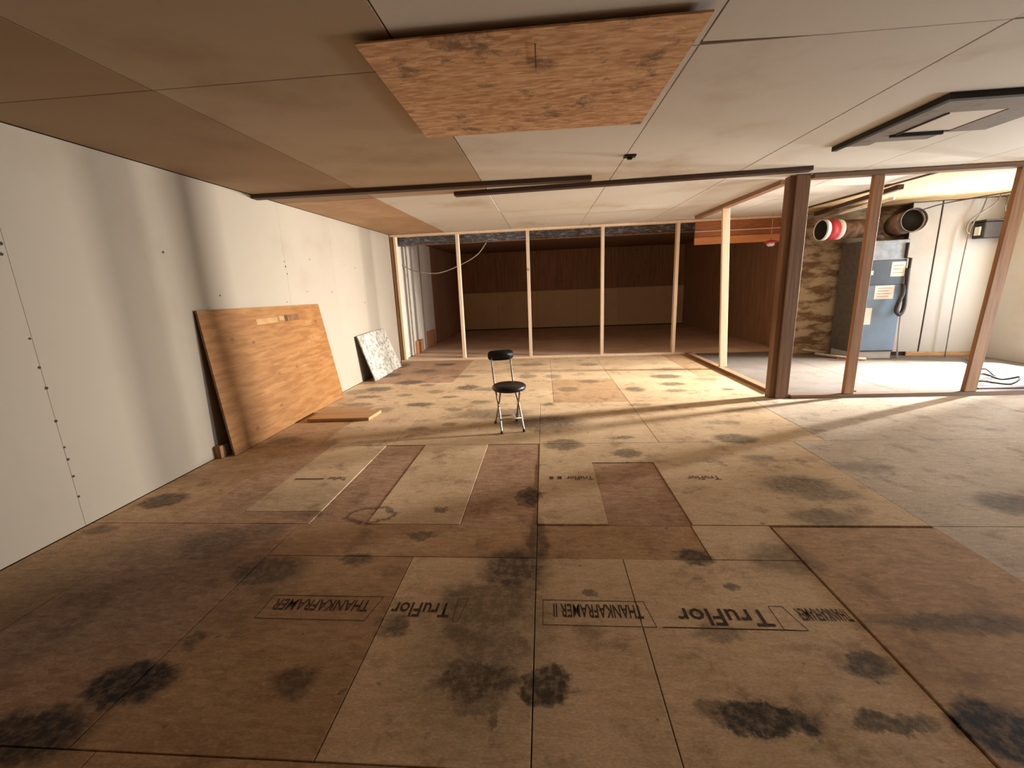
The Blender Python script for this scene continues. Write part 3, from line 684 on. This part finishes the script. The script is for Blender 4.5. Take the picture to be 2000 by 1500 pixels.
# --- furnace
m_fblue = plain('blue_grey_enamel', (.20, .30, .43), .4, .1, .06, 5)
m_fside = plain('dark_cabinet_side', (.12, .105, .09), .6)
m_fdark = plain('slate_panel', (.10, .14, .19), .45, .1, .06, 5)
m_paper = plain('white_paper', (.85, .83, .80), .7, 0, .02)
m_txt = plain('label_print', (.55, .36, .28), .8)
m_rust = plain('rusty_sheet_metal', (.27, .17, .12), .6, .3, .3, 9)
m_red = plain('red_tape', (.62, .05, .07), .45, 0, .1)
m_hose = plain('black_hose', (.025, .02, .022), .5)
m_blk = plain('duct_shade_black', (.007, .008, .007), .9)  # black discs paint the shade inside the open duct ends
fu = thing('furnace', (4.87, 6.8, 0), 'tall blue grey furnace cabinet with paper labels, right of the stained wall', 'furnace')
FX0, FX1, FY = 4.51, 5.07, 6.55
def fpt(u, z, d=0.0):   # a point on the front, u 0..1 from left to right
    return Vector((FX0+(FX1-FX0)*u, FY+.02*(1-2*u)-d, z))
def fbox(name, u0, u1, z0, z1, d0, d1, mat, par):
    bm = bmesh.new(); q = [(u0, d1), (u1, d1), (u1, d0), (u0, d0)]
    hexa(bm, [fpt(u, z0, d) for u, d in q]+[fpt(u, z1, d) for u, d in q], .0015); return link(name, bm, mat, par)
fbox('cabinet', 0, 1, .10, 1.67, -.46, 0, m_fside, fu)
fbox('base', .02, .98, .0, .099, -.44, -.01, m_white, fu)
fbox('upper_strip', .01, .99, 1.40, 1.66, .001, .012, plain('pale_blue_panel', (.42, .52, .64), .4), fu)
fbox('middle_panel', .01, .99, 1.06, 1.395, .001, .016, m_fdark, fu)
lowp = fbox('lower_panel', .01, .99, .12, 1.055, .001, .014, m_fblue, fu)
def flabel(u0, u1, z0, z1, d, par=fu, lines=0):
    o = fbox('paper_label', u0, u1, z0, z1, d, d+.002, m_paper, par)
    for k in range(lines):
        z = z1-(k+1)*(z1-z0)/(lines+1)
        fbox('printed_line', u0+.15*(u1-u0), u1-(.15+.12*(k%2))*(u1-u0), z-.004, z+.004, d+.0021, d+.0028, m_txt, o)
    return o
flabel(.66, .97, 1.17, 1.37, .0165, lines=3); flabel(.36, .80, .86, 1.05, .0145, lines=4); flabel(.16, .36, .50, .74, .0145)
fbox('round_badge', .20, .27, 1.20, 1.26, .0165, .02, m_paper, fu)
tube('hose', [fpt(.985, 1.05, .02), fpt(.90, .94, .10), fpt(.80, .82, .13), fpt(.78, .70, .12), fpt(.92, .64, .09), fpt(1.02, .74, .06), fpt(1.03, .95, .04), fpt(1.02, 1.28, .03)], .026, m_hose, fu, 10, True)
tube('conduit', [fpt(.93, 1.62, .03), fpt(.93, 1.42, .03), fpt(1.04, 1.41, .03), fpt(1.05, .95, .02)], .018, m_iron, fu, 8)
tube('drain_pipe', [fpt(1.10, .0, .02), fpt(1.07, .5, .0), fpt(1.06, .62, .0)], .012, m_white, fu, 8)
# --- flue duct above the furnace
du = thing('flue_duct', (4.7, 6.75, 1.7), 'rusty flue duct with two open black ends and red tape, above the furnace', 'duct')
def ring_duct(name, a, b, r, mat, par, seg=24, wall=.006):
    bm = bmesh.new(); A = Vector(a); B = Vector(b); d = (B-A).normalized(); x = d.orthogonal().normalized(); y = d.cross(x)
    L = [[bm.verts.new(p+(x*math.cos(2*math.pi*k/seg)+y*math.sin(2*math.pi*k/seg))*rr) for k in range(seg)] for p, rr in ((A, r-wall), (A, r), (B, r), (B, r-wall))]
    L.append(L[0])
    for P_, Q_ in zip(L, L[1:]):
        for k in range(seg): bm.faces.new((P_[k], P_[(k+1)%seg], Q_[(k+1)%seg], Q_[k]))
    return link(name, bm, mat, par, True)
e0 = Vector((3.97, 6.70, 1.855)); e1 = Vector((4.66, 6.76, 1.86)); dv = (e1-e0).normalized()
ring_duct('white_collar', e0, e0+dv*.06, .142, m_paper, du); ring_duct('red_tape', e0+dv*.061, e0+dv*.20, .138, m_red, du)
ring_duct('white_sleeve', e0+dv*.201, e0+dv*.27, .136, m_paper, du)
ring_duct('pipe', e0+dv*.271, e0+dv*.80, .128, m_rust, du)
tube('inner_disc', [e0+dv*.012, e0+dv*.02], .135, m_blk, du, 24)
f0 = Vector((4.93, 6.33, 1.895)); f1 = Vector((4.99, 6.72, 1.87)); dw = (f1-f0).normalized()
ring_duct('elbow', f0+dw*.05, f1, .145, m_rust, du); ring_duct('end_collar', f0, f0+dw*.05, .155, m_fside, du)
tube('inner_disc', [f0+dw*.07, f0+dw*.08], .139, m_blk, du, 24)
ring_duct('riser', (4.80, 6.80, 1.675), (4.80, 6.80, 1.78), .10, m_rust, du)
# --- boards and pipe running under the utility ceiling
o = beam('ceiling_board', (4.12, 7.10, CZ(7.1)-.05), (3.86, 5.2, CZ(5.2)-.03), .06, .05, m_beam); tag(o, 'dark board under the ceiling above the red taped duct', 'board')
o = tube('ceiling_pipe', [(4.22, 7.05, CZ(7.05)-.115), (4.02, 5.5, CZ(5.5)-.10)], .018, m_paper, None, 10); tag(o, 'thin pale pipe below the ceiling above the red taped duct', 'pipe')
o = beam('ceiling_strip', (3.742, 4.52, CZ(4.52)-.010), (3.742, 6.9, CZ(6.9)-.010), .03, .014, m_beam); tag(o, 'thin dark strip along the edge of the yellow strand board ceiling', 'strip')
# --- dark electric box on the rear wall
eb = thing('electric_box', (6.02, 6.56, 1.6), 'dark electric box with white side, hung on the rear wall behind the right stud', 'electric box')
m_boxd = plain('dark_box_metal', (.035, .028, .022), .6)
box('case', 5.90, 6.22, 6.42, 6.585, 1.63, 1.84, m_boxd, eb, .01); box('side_cover', 5.875, 5.899, 6.46, 6.53, 1.67, 1.78, m_paper, eb)
box('lid', 5.885, 6.235, 6.40, 6.6, 1.841, 1.865, m_boxd, eb)
m_wire = plain('grey_wire', (.25, .22, .19), .6); m_wired = plain('dark_wire', (.07, .055, .045), .6); m_wirep = plain('pale_wire', (.55, .46, .36), .6)
def wire(pts, r, mat, label, cat='wire'):
    o = tube('hanging_wire' if cat == 'wire' else cat, pts, r, mat, None, 6, True); tag(o, label, cat); return o
wire([(6.0, 6.40, CZ(6.4)), (5.92, 6.36, 2.06), (5.80, 6.36, 1.97), (5.66, 6.37, 1.86), (5.66, 6.40, 1.74), (5.74, 6.44, 1.69)], .007, m_wire, 'grey wire looping down the rear wall to left of the electric box')
wire([(5.95, 6.52, CZ(6.52)), (5.90, 6.51, 1.98), (5.84, 6.51, 1.86), (5.80, 6.52, 1.66), (5.79, 6.53, .9), (5.80, 6.53, .0)], .008, m_wire, 'grey wire hanging straight down the rear wall below the electric box')
wire([(6.16, 6.47, CZ(6.47)), (6.12, 6.44, 2.02), (6.14, 6.44, 1.93), (6.12, 6.46, 1.868)], .008, m_wire, 'short grey wire dropping onto the top of the electric box')
wire([(5.1, 6.66, 2.0), (5.35, 6.55, 2.09), (5.6, 6.4, 2.13), (6.0, 5.6, CZ(5.6)-.007), (5.6, 5.0, CZ(5)-.007)], .008, m_wired, 'dark wire crossing the yellow strand board ceiling from the duct')
wire([(-2.600, 7.95, 1.72), (-2.38, 8.0, 1.60), (-1.95, 8.0, 1.55), (-1.5, 7.95, 1.68), (-1.18, 7.90, 1.84), (-1.0, 7.82, 2.0245)], .009, m_wirep, 'pale wire drooping across the dark room behind the far studs')
wire([(3.55, 7.2, CZ(7.2)+.001), (3.55, 7.2, 1.79)], .004, m_wirep, 'thin pale cord hanging before the orange header board', 'cord')
# --- red thing on the cord
rd = thing('cord_pull', (3.55, 7.2, 1.71), 'small red dome with white tip on the cord below the orange header', 'cord pull')
bm = bmesh.new()
def lathe(bm, prof, c, seg=16):
    rs = [[bm.verts.new((c[0]+r*math.cos(2*math.pi*k/seg), c[1]+r*math.sin(2*math.pi*k/seg), c[2]+z)) for k in range(seg)] for r, z in prof]
    for A, B in zip(rs, rs[1:]):
        for k in range(seg): bm.faces.new((A[k], A[(k+1)%seg], B[(k+1)%seg], B[k]))
    bm.faces.new(rs[0][::-1]); bm.faces.new(rs[-1])
lathe(bm, [(.10, .05), (.10, .065), (.06, .085), (.012, .095)], (3.55, 7.2, 1.70)); link('dome', bm, m_red, rd, True)
bm = bmesh.new(); lathe(bm, [(.03, .0), (.055, .018), (.06, .049)], (3.55, 7.2, 1.70)); link('tip', bm, m_paper, rd, True)

# --- scraps on the utility floor
m_scrapd = lumber('dark_scrap', (.10, .06, .05), (.07, .04, .035), 0)
o = beam('floor_plank', (4.42, 4.60, .018), (5.6, 4.54, .018), .10, .03, m_scrapd); tag(o, 'dark plank on the floor behind the right front plate, at the right edge', 'plank')
o = box('wood_chip', 3.17, 3.27, 4.59, 4.63, .0015, .02, m_scrapd); tag(o, 'small dark wood chip on the bright floor between the two right studs', 'chip')
o = beam('floor_lath', (3.75, 4.54, .012), (4.13, 4.535, .012), .03, .018, m_studd); tag(o, 'thin brown lath on the floor just left of the right stud', 'lath')
m_cab = plain('grey_cable', (.13, .14, .13), .6)
pts = [(5.95, 6.35, .012), (5.72, 6.1, .03), (5.4, 5.6, .02), (5.25, 5.35, .05), (5.15, 5.15, .012)]
wire(pts, .012, m_cab, 'grey cable snaking over the bright floor at the right edge', 'cable')
wire([(5.12, 5.08, .012), (4.9, 5.0, .03), (4.62, 4.86, .012), (4.78, 4.92, .10), (4.95, 4.88, .04), (5.05, 4.80, .08), (4.9, 4.74, .02), (4.7, 4.82, .04), (4.62, 4.84, .012)], .011, m_cab, 'tangle of grey cable beside the dark plank at the right edge', 'cable')
m_scp = plain('pale_scrap', (.55, .47, .40), .7)
for (x0, y0, x1, y1, zz, lab) in ((4.20, 6.86, 4.44, 6.52, .02, 'pale pipe scrap at the furnace foot, leaning to its left corner'), (4.10, 7.02, 4.46, 7.02, .06, 'pale pipe scrap lying behind another at the stained wall foot'), (4.25, 6.45, 4.62, 6.40, .02, 'brown pipe scrap nearest the camera at the furnace foot')):
    o = tube('pipe_scrap', [(x0, y0, zz+.02), (x1, y1, .022)], .02, m_scp if 'pale' in lab else m_studd, None, 10); tag(o, lab, 'pipe', 'pipe scraps by the furnace')
